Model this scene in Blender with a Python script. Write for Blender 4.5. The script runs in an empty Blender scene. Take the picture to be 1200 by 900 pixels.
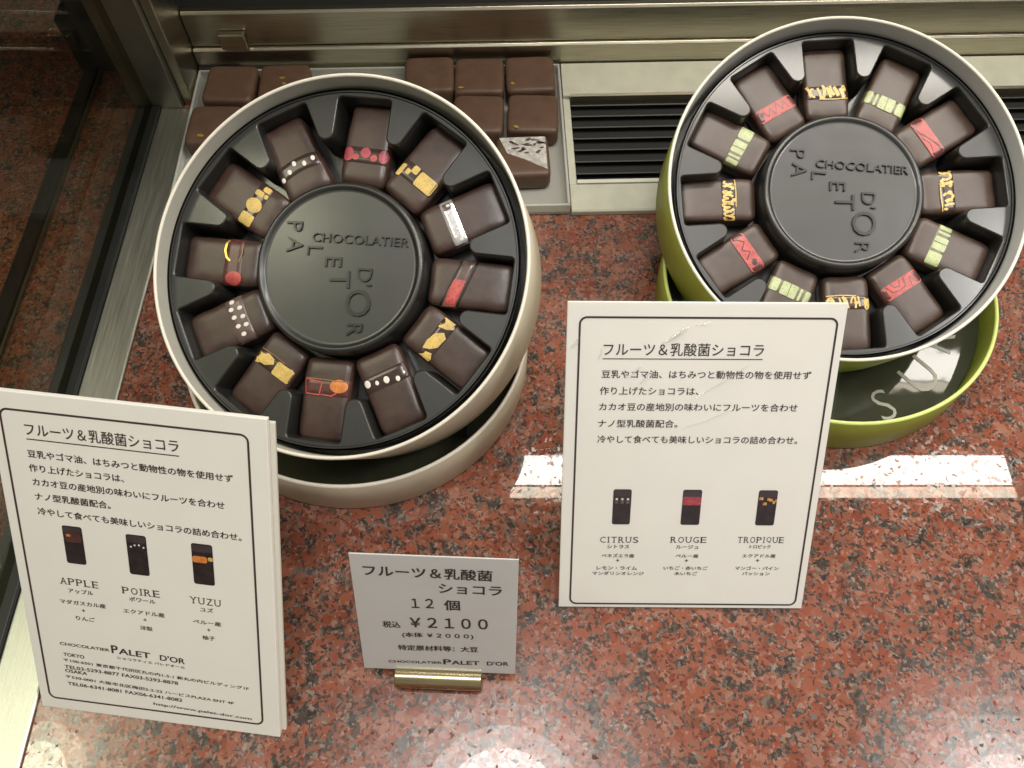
import bpy, math, random
from mathutils import Vector, Matrix, noise
from mathutils.geometry import tessellate_polygon

SC = bpy.context.scene
COL = SC.collection
rad = math.radians
random.seed(11)

# ------------------------------------------------------------------ camera
cam_d = bpy.data.cameras.new('camera')
cam = bpy.data.objects.new('camera', cam_d)
COL.objects.link(cam)
cam.location = (0, 0, 0.34)
cam.rotation_euler = (rad(29), 0, 0)
cam_d.sensor_width = 36
cam_d.lens = 955 / 1200 * 36
cam_d.clip_start = 0.01
cam_d.clip_end = 50
SC.camera = cam

# ------------------------------------------------------------------ world and lamps
W = bpy.data.worlds.new('World')
SC.world = W
W.use_nodes = True
bg = W.node_tree.nodes['Background']
bg.inputs[0].default_value = (1.0, 0.94, 0.86, 1)
bg.inputs[1].default_value = 0.33
SC.view_settings.view_transform = 'Standard'
SC.view_settings.look = 'None'
SC.view_settings.exposure = 0.16
SC.view_settings.gamma = 1


def area(name, loc, sx, sy, radiance, col, rot=(0, 0, 0), spread=180):
    d = bpy.data.lights.new(name, 'AREA')
    d.shape = 'RECTANGLE'
    d.size, d.size_y = sx, sy
    d.energy = radiance * math.pi * sx * sy
    d.color = col
    d.spread = rad(spread)
    o = bpy.data.objects.new(name, d)
    o.location = loc
    o.rotation_euler = rot
    COL.objects.link(o)
    return o


def disk(name, loc, size, radiance, col):
    d = bpy.data.lights.new(name, 'AREA')
    d.shape = 'DISK'
    d.size = size
    d.energy = radiance * math.pi * math.pi * size * size / 4
    d.color = col
    o = bpy.data.objects.new(name, d)
    o.location = loc
    COL.objects.link(o)
    return o


# the strip lamp at the top of the case: white tube and its cream shade
area('case_strip_tube', (0.259, 0.3350, 0.45), 0.522, 0.033, 26, (1.0, 0.95, 0.86))
area('case_strip_shade', (0.259, 0.3100, 0.45), 0.522, 0.012, 13, (1.0, 0.88, 0.70))
# three ceiling lamps of the shop, right overhead
WIDE = (12.0, 6.5, 3.2, 2.0, 1.5, 1.1, 0.8, 0.55, 0.35)
NARROW = (14.0, 7.0, 3.0, 1.4, 0.9, 0.65, 0.5, 0.35, 0.2)
for lx, ly, ls, lr, prof in ((-0.98, 0.10, 0.9, 1.5, WIDE), (-0.02, 0.03, 1.05, 1.35, NARROW), (1.02, 0.0, 0.9, 1.5, WIDE)):
    for q in range(9):      # a shaded lamp: brightest in the middle, fading to its rim
        disk('ceiling_lamp', (lx, ly, 1.5 + 0.002 * q), (0.16 + 0.085 * q) * ls, prof[q] * lr, (1.0, 0.965, 0.925))

# ------------------------------------------------------------------ materials


class NT:
    def __init__(self, name):
        self.m = bpy.data.materials.new(name)
        self.m.use_nodes = True
        self.t = self.m.node_tree
        self.b = self.t.nodes['Principled BSDF']
        self.out = self.t.nodes['Material Output']

    def n(self, typ, **kw):
        x = self.t.nodes.new(typ)
        for k, v in kw.items():
            setattr(x, k, v)
        return x

    def l(self, a, b):
        self.t.links.new(a, b)

    def coords(self, scale=(1, 1, 1)):
        tc = self.n('ShaderNodeTexCoord')
        mp = self.n('ShaderNodeMapping')
        mp.inputs['Scale'].default_value = scale
        self.l(tc.outputs['Object'], mp.inputs[0])
        return mp.outputs[0]

    def ramp(self, fac, stops, interp='LINEAR'):
        r = self.n('ShaderNodeValToRGB')
        cr = r.color_ramp
        cr.interpolation = interp
        while len(cr.elements) > 1:
            cr.elements.remove(cr.elements[-1])
        cr.elements[0].position = stops[0][0]
        cr.elements[0].color = (*stops[0][1], 1)
        for p, c in stops[1:]:
            e = cr.elements.new(p)
            e.color = (*c, 1)
        self.l(fac, r.inputs[0])
        return r.outputs[0]

    def bump(self, h, strength, dist=0.001):
        b = self.n('ShaderNodeBump')
        b.inputs['Strength'].default_value = strength
        b.inputs['Distance'].default_value = dist
        self.l(h, b.inputs['Height'])
        self.l(b.outputs[0], self.b.inputs['Normal'])


def plain(name, col, rough=0.5, metal=0.0, var=0.0, vscale=60, bump=0.0, bscale=400, spec=0.5, stretch=(1, 1, 1), coat=0, bdist=0.0005, rand=False, speckle=None, coat_rough=0.1):
    k = NT(name)
    k.b.inputs['Base Color'].default_value = (*col, 1)
    k.b.inputs['Roughness'].default_value = rough
    k.b.inputs['Metallic'].default_value = metal
    k.b.inputs['Specular IOR Level'].default_value = spec
    k.b.inputs['Coat Weight'].default_value = coat
    k.b.inputs['Coat Roughness'].default_value = coat_rough
    co = k.coords(stretch)
    if rand:
        oi = k.n('ShaderNodeObjectInfo')
        ml = k.n('ShaderNodeMath', operation='MULTIPLY')
        k.l(oi.outputs['Random'], ml.inputs[0])
        ml.inputs[1].default_value = 3.0
        ad = k.n('ShaderNodeVectorMath', operation='ADD')
        k.l(co, ad.inputs[0])
        k.l(ml.outputs[0], ad.inputs[1])
        co = ad.outputs[0]
    if var:
        t = k.n('ShaderNodeTexNoise')
        t.inputs['Scale'].default_value = vscale
        t.inputs['Detail'].default_value = 4
        k.l(co, t.inputs['Vector'])
        lo = tuple(c * (1 - var) for c in col)
        hi = tuple(min(1, c * (1 + var)) for c in col)
        cc = k.ramp(t.outputs[0], [(0.3, lo), (0.7, hi)])
        if speckle:
            sn = k.n('ShaderNodeTexNoise')
            sn.inputs['Scale'].default_value = 1100
            sn.inputs['Detail'].default_value = 3
            k.l(co, sn.inputs['Vector'])
            mxx = k.n('ShaderNodeMix', data_type='RGBA')
            k.l(k.ramp(sn.outputs[0], [(0.56, (0, 0, 0)), (0.66, (0.75, 0.75, 0.75))]), mxx.inputs[0])
            k.l(cc, mxx.inputs[6])
            mxx.inputs[7].default_value = (*speckle, 1)
            cc = mxx.outputs[2]
        k.l(cc, k.b.inputs['Base Color'])
        mr = k.n('ShaderNodeMapRange')
        mr.inputs['To Min'].default_value = rough * 0.8
        mr.inputs['To Max'].default_value = min(1, rough * 1.2)
        k.l(t.outputs[0], mr.inputs['Value'])
        k.l(mr.outputs[0], k.b.inputs['Roughness'])
    if bump:
        t2 = k.n('ShaderNodeTexNoise')
        t2.inputs['Scale'].default_value = bscale
        t2.inputs['Detail'].default_value = 3
        k.l(co, t2.inputs['Vector'])
        k.bump(t2.outputs[0], bump, bdist)
    return k.m


def granite():
    k = NT('granite')
    co = k.coords()
    wn = k.n('ShaderNodeTexNoise')
    wn.inputs['Scale'].default_value = 260
    wn.inputs['Detail'].default_value = 3
    k.l(co, wn.inputs['Vector'])
    sub = k.n('ShaderNodeVectorMath', operation='SUBTRACT')
    k.l(wn.outputs['Color'], sub.inputs[0])
    sub.inputs[1].default_value = (0.5, 0.5, 0.5)
    sc = k.n('ShaderNodeVectorMath', operation='SCALE')
    sc.inputs['Scale'].default_value = 0.0045
    k.l(sub.outputs[0], sc.inputs[0])
    add = k.n('ShaderNodeVectorMath', operation='ADD')
    k.l(co, add.inputs[0])
    k.l(sc.outputs[0], add.inputs[1])
    warped = add.outputs[0]

    def vor(scale):
        v = k.n('ShaderNodeTexVoronoi')
        v.inputs['Scale'].default_value = scale
        k.l(warped, v.inputs['Vector'])
        s = k.n('ShaderNodeSeparateColor')
        k.l(v.outputs['Color'], s.inputs[0])
        return s.outputs
    v1 = vor(270)
    v2 = vor(640)
    cl = k.n('ShaderNodeTexNoise')
    cl.inputs['Scale'].default_value = 105
    cl.inputs['Detail'].default_value = 3
    k.l(co, cl.inputs['Vector'])
    # clustering value
    m1 = k.n('ShaderNodeMath', operation='MULTIPLY_ADD')
    k.l(v1[0], m1.inputs[0])
    m1.inputs[1].default_value = 0.30
    m2 = k.n('ShaderNodeMath', operation='MULTIPLY_ADD')
    k.l(v2[1], m2.inputs[0])
    m2.inputs[1].default_value = 0.27
    k.l(cl.outputs[0], m2.inputs[2])
    k.l(m2.outputs[0], m1.inputs[2])
    # red feldspar shades
    red = k.ramp(v1[1], [(0, (0.18, 0.051, 0.030)), (0.35, (0.255, 0.079, 0.046)), (0.7, (0.225, 0.085, 0.054)), (1, (0.29, 0.130, 0.088))])
    grey = k.ramp(v2[2], [(0, (0.062, 0.043, 0.033)), (0.45, (0.105, 0.078, 0.062)), (0.85, (0.150, 0.125, 0.105)), (1, (0.24, 0.185, 0.15))])
    dark = k.ramp(v2[0], [(0, (0.03, 0.024, 0.021)), (1, (0.085, 0.065, 0.056))])
    f1 = k.ramp(m1.outputs[0], [(0.835, (0, 0, 0)), (0.885, (1, 1, 1))])
    f2 = k.ramp(m1.outputs[0], [(0.965, (0, 0, 0)), (1.0, (1, 1, 1))])
    a = k.n('ShaderNodeMix', data_type='RGBA')
    k.l(f1, a.inputs[0]); k.l(red, a.inputs[6]); k.l(grey, a.inputs[7])
    b = k.n('ShaderNodeMix', data_type='RGBA')
    k.l(f2, b.inputs[0]); k.l(a.outputs[2], b.inputs[6]); k.l(dark, b.inputs[7])
    # small dark mica flecks
    fl = vor(900)
    f3 = k.ramp(fl[0], [(0.77, (0, 0, 0)), (0.84, (0.8, 0.8, 0.8))])
    c = k.n('ShaderNodeMix', data_type='RGBA')
    k.l(f3, c.inputs[0]); k.l(b.outputs[2], c.inputs[6]); c.inputs[7].default_value = (0.045, 0.035, 0.03, 1)
    # pale flecks
    f4 = k.ramp(fl[1], [(0.92, (0, 0, 0)), (0.95, (0.6, 0.6, 0.6))])
    d = k.n('ShaderNodeMix', data_type='RGBA')
    k.l(f4, d.inputs[0]); k.l(c.outputs[2], d.inputs[6]); d.inputs[7].default_value = (0.32, 0.215, 0.175, 1)
    k.l(d.outputs[2], k.b.inputs['Base Color'])
    ro = k.ramp(v2[2], [(0, (0.012,) * 3), (0.86, (0.02,) * 3), (0.90, (0.10,) * 3), (1, (0.24,) * 3)])
    k.l(ro, k.b.inputs['Roughness'])
    sp = k.ramp(fl[2], [(0.965, (0.5, 0.5, 0.5)), (0.975, (0.08, 0.08, 0.08))])
    ga = k.ramp(v2[1], [(0, (0.40,) * 3), (0.5, (0.5,) * 3), (1, (0.64,) * 3)])
    ml = k.n('ShaderNodeMath', operation='MULTIPLY')
    k.l(sp, ml.inputs[0]); k.l(ga, ml.inputs[1])
    m3 = k.n('ShaderNodeMath', operation='MULTIPLY')
    k.l(ml.outputs[0], m3.inputs[0]); m3.inputs[1].default_value = 2.0
    k.l(m3.outputs[0], k.b.inputs['Specular IOR Level'])
    k.bump(v2[0], 0.012, 0.0002)
    return k.m


def clear(name, tint=(1, 1, 1), ior=1.45, rough=0.02, diffuse=0.0, bump=0.0, bscale=200, gloss=1.0):
    """thin clear sheet: see-through straight on, mirror-like at grazing angles"""
    k = NT(name)
    k.t.nodes.remove(k.b)
    tr = k.n('ShaderNodeBsdfTransparent')
    tr.inputs[0].default_value = (*tint, 1)
    gl = k.n('ShaderNodeBsdfGlossy')
    gl.inputs['Roughness'].default_value = rough
    gl.inputs['Color'].default_value = (gloss, gloss, gloss, 1)
    lw = k.n('ShaderNodeLayerWeight')
    lw.inputs['Blend'].default_value = 0.5
    f0 = ((ior - 1) / (ior + 1)) ** 2
    pw = k.n('ShaderNodeMath', operation='POWER')
    k.l(lw.outputs['Facing'], pw.inputs[0])
    pw.inputs[1].default_value = 4.0
    fr = k.n('ShaderNodeMath', operation='MULTIPLY_ADD')
    k.l(pw.outputs[0], fr.inputs[0])
    fr.inputs[1].default_value = 1 - f0
    fr.inputs[2].default_value = f0
    mx = k.n('ShaderNodeMixShader')
    k.l(fr.outputs[0], mx.inputs[0]); k.l(tr.outputs[0], mx.inputs[1]); k.l(gl.outputs[0], mx.inputs[2])
    last = mx.outputs[0]
    if bump:
        t = k.n('ShaderNodeTexNoise')
        t.inputs['Scale'].default_value = bscale
        k.l(k.coords(), t.inputs['Vector'])
        b = k.n('ShaderNodeBump')
        b.inputs['Strength'].default_value = bump
        b.inputs['Distance'].default_value = 0.001
        k.l(t.outputs[0], b.inputs['Height'])
        k.l(b.outputs[0], gl.inputs['Normal'])
    if diffuse:
        df = k.n('ShaderNodeBsdfDiffuse')
        df.inputs[0].default_value = (0.75, 0.76, 0.72, 1)
        m2 = k.n('ShaderNodeMixShader')
        m2.inputs[0].default_value = diffuse
        k.l(last, m2.inputs[1]); k.l(df.outputs[0], m2.inputs[2])
        last = m2.outputs[0]
    k.l(last, k.out.inputs[0])
    return k.m


M = dict(
    granite=granite(),
    steel=plain('brushed_steel', (0.46, 0.43, 0.34), 0.30, 1.0, 0.14, 40, 0.10, 60, stretch=(1, 40, 40)),
    steel_strip=plain('brushed_steel_strip', (0.60, 0.61, 0.53), 0.40, 1.0, 0.10, 40, 0.10, 60, stretch=(40, 1, 40)),
    steel_darkened=plain('darkened_steel', (0.26, 0.255, 0.215), 0.35, 0.9, 0.15, 40),  # darker copy of the steel, with the post's dark reflection in its colour
    white_metal=plain('white_painted_metal', (0.54, 0.54, 0.44), 0.38, 0, 0.08, 90, 0.05, 300),
    slat=plain('slat_grey', (0.045, 0.045, 0.038), 0.45, 0.2),
    black=plain('recess_shade_black', (0.012, 0.012, 0.011), 0.7),  # black that stands for the shade inside vent and rail track
    rubber=plain('black_rubber', (0.010, 0.011, 0.010), 0.45, 0, 0.2, 50),
    wall_dark=plain('dark_back_panel', (0.05, 0.045, 0.038), 0.35),
    wall_white=plain('white_back_wall', (0.7, 0.66, 0.58), 0.6),
    cream=plain('cream_paperboard', (0.68, 0.62, 0.47), 0.55, 0, 0.04, 120, 0.06, 1500),
    cream_in=plain('pale_grey_paperboard', (0.40, 0.39, 0.335), 0.5, 0, 0.04, 120, 0.06, 1500),
    cream_edge=plain('cream_edge', (0.80, 0.75, 0.64), 0.45, 0, 0.04, 200),
    green=plain('green_paperboard', (0.35, 0.40, 0.055), 0.5, 0, 0.05, 120, 0.06, 1500),
    green_edge=plain('pale_green_edge', (0.66, 0.77, 0.24), 0.42, 0, 0.04, 200),
    green_in=plain('grey_white_lining', (0.42, 0.42, 0.39), 0.42, 0, 0.04, 120),
    plastic=plain('black_plastic', (0.0125, 0.0128, 0.0108), 0.46, 0, 0.1, 90, 0.12, 160, bdist=0.0006, spec=0.65, coat=0.45, coat_rough=0.13),
    plastic_in=plain('dark_film', (0.050, 0.053, 0.035), 0.045, 0, 0.1, 90, 0.12, 26, bdist=0.002, spec=0.35),
    emboss=plain('embossed_plastic', (0.006, 0.006, 0.005), 0.30),
    choc=plain('dark_chocolate', (0.056, 0.031, 0.0235), 0.34, 0, 0.20, 170, 0.10, 330, spec=0.55, rand=True),
    choc_b=plain('dark_chocolate_warm', (0.060, 0.037, 0.026), 0.37, 0, 0.20, 170, 0.10, 330, spec=0.5, rand=True),
    choc_c=plain('milk_brown_chocolate', (0.112, 0.064, 0.042), 0.46, 0, 0.12, 150, 0.12, 300, spec=0.4, rand=True),
    band=plain('glossy_chocolate_band', (0.045, 0.027, 0.023), 0.22, 0, 0.15, 200),
    yellow=plain('yellow_cocoa_butter', (0.66, 0.46, 0.13), 0.36, 0, 0.14, 300, 0.15, 600, speckle=(0.30, 0.19, 0.06)),
    red=plain('red_cocoa_butter', (0.46, 0.075, 0.065), 0.36, 0, 0.25, 300, 0.15, 600, speckle=(0.16, 0.04, 0.035)),
    pink=plain('pink_cocoa_butter', (0.40, 0.06, 0.085), 0.36, 0, 0.25, 300, 0.15, 600, speckle=(0.15, 0.035, 0.04)),
    mauve=plain('pale_mauve_film', (0.125, 0.082, 0.073), 0.25, 0, 0.15, 300),
    maroon=plain('maroon_film', (0.085, 0.032, 0.027), 0.27, 0, 0.2, 300),
    white=plain('white_cocoa_butter', (0.80, 0.74, 0.68), 0.35),
    silver=plain('silver_film', (0.72, 0.70, 0.72), 0.18, 0.55, 0.12, 500, 0.1, 700),
    mauve_dark=plain('printed_highlight', (0.052, 0.036, 0.040), 0.4, 0, 0.3, 260),
    orange=plain('orange_cocoa_butter', (0.66, 0.22, 0.05), 0.36, 0, 0.2, 300, 0.15, 600, speckle=(0.28, 0.09, 0.03)),
    palegreen=plain('pale_green_cocoa_butter', (0.42, 0.47, 0.235), 0.36, 0, 0.12, 300, 0.15, 600, speckle=(0.20, 0.21, 0.10)),
    olive=plain('olive_film', (0.13, 0.125, 0.07), 0.32, 0, 0.2, 300),
    gold=plain('gold_flake', (0.80, 0.55, 0.12), 0.3, 0.7, 0.2, 400),
    silver_white=plain('grey_white_print', (0.50, 0.49, 0.45), 0.35, 0, 0.3, 300, speckle=(0.25, 0.2, 0.17)),
    tan=plain('tan_film', (0.25, 0.13, 0.05), 0.3),
    paper=plain('white_card', (0.85, 0.825, 0.76), 0.5, 0, 0.015, 60, 0.05, 900),
    paper_side=plain('card_board_edge', (0.72, 0.70, 0.60), 0.6),
    paper_grey=plain('pale_grey_card', (0.66, 0.655, 0.635), 0.45, 0, 0.02, 60),
    ink=plain('dark_ink', (0.035, 0.022, 0.020), 0.55),
    ink_brown=plain('brown_ink', (0.060, 0.028, 0.026), 0.55),
    print_dark=plain('printed_dark_brown', (0.026, 0.016, 0.018), 0.4, 0, 0.45, 260),
    brass=plain('brass', (0.46, 0.39, 0.23), 0.26, 1.0, 0.12, 60, 0.06, 200, stretch=(1, 8, 8)),
    glass=clear('case_glass', (0.74, 0.75, 0.65), 1.25, 0.01, gloss=0.4),
    acrylic=clear('frosted_acrylic', (0.86, 0.88, 0.82), 1.49, 0.10, 0.30),
    acrylic_edge=clear('acrylic_edge', (0.9, 0.92, 0.86), 1.7, 0.12, 0.45),
    sleeve=clear('clear_sleeve', (0.985, 0.985, 0.985), 1.45, 0.06, 0.0, 0.25, 90),
    crease=clear('sleeve_crease', (0.98, 0.98, 0.98), 2.3, 0.10, 0.0),
    rim_white=plain('pale_rim', (0.74, 0.74, 0.62), 0.4),
    lettering=plain('pale_printed_letter', (0.34, 0.34, 0.27), 0.4),
)

# ------------------------------------------------------------------ mesh helpers


class MB:
    def __init__(self):
        self.v, self.f, self.mi, self.mats = [], [], [], []

    def mat(self, m):
        if m not in self.mats:
            self.mats.append(m)
        return self.mats.index(m)

    def add(self, vs, fs, m):
        o = len(self.v)
        i = self.mat(m)
        self.v += [tuple(p) for p in vs]
        for f in fs:
            self.f.append([o + a for a in f])
            self.mi.append(i)

    def box(self, lo, hi, m):
        x0, y0, z0 = lo
        x1, y1, z1 = hi
        vs = [(x0, y0, z0), (x1, y0, z0), (x1, y1, z0), (x0, y1, z0), (x0, y0, z1), (x1, y0, z1), (x1, y1, z1), (x0, y1, z1)]
        self.add(vs, [(0, 3, 2, 1), (4, 5, 6, 7), (0, 1, 5, 4), (1, 2, 6, 5), (2, 3, 7, 6), (3, 0, 4, 7)], m)

    def extrude_x(self, prof, x0, x1, m, caps=True):
        """closed profile in (y, z) swept along x"""
        n = len(prof)
        vs = [(x0, y, z) for y, z in prof] + [(x1, y, z) for y, z in prof]
        fs = [(i, (i + 1) % n, n + (i + 1) % n, n + i) for i in range(n)]
        if caps:
            fs += [tuple(range(n))[::-1], tuple(range(n, 2 * n))]
        self.add(vs, fs, m)

    def lathe(self, prof, m, seg=128, closed=False):
        """profile of (r, z, material or None) revolved about z"""
        n = len(prof)
        vs = []
        for k in range(seg):
            a = 2 * math.pi * k / seg
            vs += [(p[0] * math.cos(a), p[0] * math.sin(a), p[1]) for p in prof]
        o = len(self.v)
        self.v += vs
        for j in range(n if closed else n - 1):
            j2 = (j + 1) % n
            i = self.mat(prof[j][2] if len(prof[j]) > 2 and prof[j][2] else m)
            for k in range(seg):
                k2 = (k + 1) % seg
                a, b, c, d = k * n + j, k2 * n + j, k2 * n + j2, k * n + j2
                self.f.append([o + a, o + b, o + c, o + d])
                self.mi.append(i)

    def disc(self, r, z, m, seg=128):
        vs = [(r * math.cos(2 * math.pi * k / seg), r * math.sin(2 * math.pi * k / seg), z) for k in range(seg)]
        self.add(vs, [tuple(range(seg))], m)

    def build(self, name, parent=None, smooth=None, bevel=None, loc=None):
        me = bpy.data.meshes.new(name)
        me.from_pydata(self.v, [], self.f)
        for m in self.mats:
            me.materials.append(m)
        me.polygons.foreach_set('material_index', self.mi)
        me.update()
        if smooth is not None:
            me.polygons.foreach_set('use_smooth', [True] * len(me.polygons))
            me.set_sharp_from_angle(angle=rad(smooth))
        o = bpy.data.objects.new(name, me)
        COL.objects.link(o)
        if parent:
            o.parent = parent
        if loc:
            o.location = loc
        if bevel:
            b = o.modifiers.new('bevel', 'BEVEL')
            b.width = bevel
            b.segments = 2
            b.limit_method = 'ANGLE'
            b.angle_limit = rad(40)
        return o


def tag(o, label, cat, group=None, kind=None):
    if label:
        o['label'] = label
        o['category'] = cat
    if group:
        o['group'] = group
    if kind:
        o['kind'] = kind
    return o


def thing(name, label, cat, loc=(0, 0, 0), mat=None, group=None):
    o = bpy.data.objects.new(name, None)
    o.empty_display_size = 0.01
    COL.objects.link(o)
    if mat is not None:
        o.matrix_world = mat
    else:
        o.location = loc
    return tag(o, label, cat, group)


_glyph = {}


def glyphs(body, bold=0.0, align_each=False):
    """flat outline of a line of writing: vertices, faces, ink box"""
    key = (body, bold)
    if key not in _glyph:
        c = bpy.data.curves.new('writing', 'FONT')
        c.body = body
        c.resolution_u = 3
        c.offset = bold
        o = bpy.data.objects.new('writing', c)
        COL.objects.link(o)
        bpy.context.view_layer.update()
        me = bpy.data.meshes.new_from_object(o.evaluated_get(bpy.context.evaluated_depsgraph_get()))
        vs = [tuple(v.co) for v in me.vertices]
        fs = [tuple(p.vertices) for p in me.polygons]
        bpy.data.objects.remove(o)
        bpy.data.curves.remove(c)
        bpy.data.meshes.remove(me)
        xs = [v[0] for v in vs]
        ys = [v[1] for v in vs]
        _glyph[key] = (vs, fs, (min(xs), max(xs), min(ys), max(ys)))
    return _glyph[key]


def write(mb, m, body, u0, v0, u1, v1, h=None, bold=0.012, lift=0.00012, serif=False):
    """a printed line in card coordinates (mm): ink starts at u0,v0 and ends at u1,v1, ink height h"""
    vs, fs, (x0, x1, y0, y1) = glyphs(body, 0.0)
    L = math.hypot(u1 - u0, v1 - v0)
    sx = L / (x1 - x0)
    sy = h / (y1 - y0) if h else sx
    ca, sa = (u1 - u0) / L, (v1 - v0) / L
    passes = ((-1, -0.6), (1, 0.6), (-1, 0.6), (1, -0.6)) if bold > 0.004 else ((0, 0),)
    for q, (dx, dy) in enumerate(passes):
        out = []
        for x, y, z in vs:
            a, b = (x - x0 + dx * bold) * sx, (y - y0 + dy * bold) * sy
            out.append(((u0 + a * ca - b * sa) / 1000, -lift - q * 0.000012, (v0 + a * sa + b * ca) / 1000))
        mb.add(out, fs, m)


SERIF = {'A': [(0.08, 0), (0.92, 0)], 'P': [(0.12, 0), (0.08, 1)], 'L': [(0.12, 0), (0.12, 1)], 'E': [(0.08, 0), (0.08, 1)],
         'I': [(0.5, 0), (0.5, 1)], 'R': [(0.12, 0), (0.9, 0), (0.08, 1)], 'Y': [(0.5, 0), (0.1, 1), (0.9, 1)],
         'U': [(0.08, 1), (0.92, 1)], 'T': [(0.5, 0)], 'Z': [], 'O': [], 'C': [], 'S': [], 'G': [], 'Q': []}


def write_serif(mb, m, body, u0, v0, u1, v1, h):
    n = len(body)
    wid = [0.55 if c == 'I' else 1.0 for c in body]
    tot = sum(wid)
    x = 0.0
    for c, w in zip(body, wid):
        a = u0 + (u1 - u0) * x / tot
        b = u0 + (u1 - u0) * (x + w) / tot
        va = v0 + (v1 - v0) * x / tot
        vb = v0 + (v1 - v0) * (x + w) / tot
        g = 0.12 * (b - a)
        if c == 'I':
            g = 0.38 * (b - a)
        write(mb, m, c, a + g, va, b - g, vb, h, bold=0.0)
        cw = (b - a) * 0.34 if c != 'I' else (b - a) * 0.75
        for px, py in SERIF[c]:
            cx = a + g + (b - a - 2 * g) * px
            z = va + h * py - (h * 0.07 if py else 0)
            mb.add([((cx - cw / 2) / 1000, -0.00013, z / 1000), ((cx + cw / 2) / 1000, -0.00013, z / 1000),
                    ((cx + cw / 2) / 1000, -0.00013, (z + h * 0.07) / 1000), ((cx - cw / 2) / 1000, -0.00013, (z + h * 0.07) / 1000)], [(0, 1, 2, 3)], m)
        x += w


def rrect(x0, y0, x1, y1, r, n=6):
    pts = []
    for cx, cy, a0 in ((x1 - r, y1 - r, 0), (x0 + r, y1 - r, 90), (x0 + r, y0 + r, 180), (x1 - r, y0 + r, 270)):
        for k in range(n + 1):
            a = rad(a0 + 90 * k / n)
            pts.append((cx + r * math.cos(a), cy + r * math.sin(a)))
    return pts


# ------------------------------------------------------------------ setting: granite top, back wall
g = MB()
g.add([(-1.6, -1.2, 0), (1.6, -1.2, 0), (1.6, 1.2, 0), (-1.6, 1.2, 0)], [(0, 1, 2, 3)], M['granite'])
tag(g.build('countertop'), None, None, kind='structure')

BROT = rad(1.5)


def back(o):
    """the rear of the case runs very slightly askew"""
    o.matrix_world = Matrix.Translation((0.2, 0.409, 0)) @ Matrix.Rotation(BROT, 4, 'Z') @ Matrix.Translation((-0.2, -0.409, 0)) @ o.matrix_world
    return o


w = MB()
w.box((-1.2, 0.47, 0.03), (1.4, 0.48, 0.324), M['wall_dark'])
w.box((-1.2, 0.47, 0.324), (1.4, 0.48, 0.62), M['wall_white'])
tag(w.build('back_wall'), None, None, kind='structure')

w = MB()
w.box((-1.2, 0.235, 0.462), (1.4, 0.468, 0.482), M['wall_white'])  # unseen board, added to keep the ceiling light off the back of the case
tag(w.build('unseen_shade_board'), None, None, kind='structure')

# steel door rail at the back
t = thing('door_rail', 'brushed steel sliding door rail along the back above the vent', 'rail')
back(t)
X0, X1 = -0.186, 0.62
b = MB(); b.extrude_x([(0.4095, 0.0), (0.4095, 0.0185), (0.4108, 0.0196), (0.428, 0.0196), (0.428, 0.0)], X0, X1, M['steel']); b.build('lower_face', t, bevel=0.0002)
b = MB(); b.extrude_x([(0.4125, 0.0200), (0.4122, 0.0408), (0.4135, 0.0421), (0.4165, 0.0423), (0.4165, 0.0200)], X0, X1, M['steel']); b.build('upper_face', t, bevel=0.0002)
b = MB(); b.extrude_x([(0.4168, 0.0), (0.4168, 0.036), (0.432, 0.036), (0.432, 0.0)], -0.26, X1, M['black']); b.build('track_groove', t)  # black block: the shade of the channel is put into its colour
b = MB(); b.extrude_x([(0.4325, 0.0), (0.4325, 0.046), (0.437, 0.046), (0.437, 0.0)], -0.26, X1, M['steel_darkened']); b.build('rear_track', t, bevel=0.0004)
b = MB(); b.box((-0.168, 0.4075, 0.0205), (-0.153, 0.4121, 0.0305), M['steel']); b.build('stop_clip', t, bevel=0.0008)
b = MB(); b.box((-0.186, 0.4075, 0.0001), (-0.162, 0.4094, 0.0085), M['rubber']); b.build('rubber_foot', t, bevel=0.0005)

# corner post
t = thing('corner_post', 'square steel corner post where the glass side meets the back rail', 'post')
b = MB(); b.box((-0.2200, 0.3720, 0), (-0.1925, 0.405, 0.55), M['steel_darkened']); b.build('post', t, bevel=0.0008)  # post face: its dark reflection is put into the steel colour
b = MB(); b.box((-0.1922, 0.3760, 0), (-0.1865, 0.405, 0.55), M['steel']); b.build('door_jamb', t, bevel=0.0006)

# vent grille with white frame
t = thing('vent_grille', 'black slotted air vent in a white metal frame behind the green box', 'vent')
back(t)
VX0, VX1 = 0.029, 0.62
b = MB()
b.extrude_x([(0.2965, 0.0002), (0.2965, 0.0030), (0.2975, 0.0038), (0.3150, 0.0038), (0.3155, 0.0034), (0.3155, 0.0002)], VX0, VX1, M['white_metal'])
b.extrude_x([(0.3825, 0.0002), (0.3825, 0.0052), (0.3835, 0.0060), (0.4085, 0.0066), (0.4085, 0.0002)], VX0, VX1, M['white_metal'])
b.box((VX0, 0.3157, 0.0002), (VX0 + 0.004, 0.3823, 0.0034), M['white_metal'])
b.build('frame', t, bevel=0.0003)
b = MB(); b.extrude_x([(0.3157, 0.0002), (0.3157, 0.0044), (0.3176, 0.0050), (0.3176, 0.0002)], VX0 + 0.0042, VX1, M['white_metal']); b.build('front_lip', t)
b = MB(); b.extrude_x([(0.3805, 0.0002), (0.3805, 0.0064), (0.3823, 0.0068), (0.3823, 0.0002)], VX0 + 0.0042, VX1, M['steel']); b.build('rear_lip', t)
b = MB(); b.box((VX0 + 0.0042, 0.3178, 0.0002), (VX1, 0.3803, 0.0004), M['black']); b.build('duct_shade_sheet', t)  # thin black sheet painting the dark depth below the slats
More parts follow.
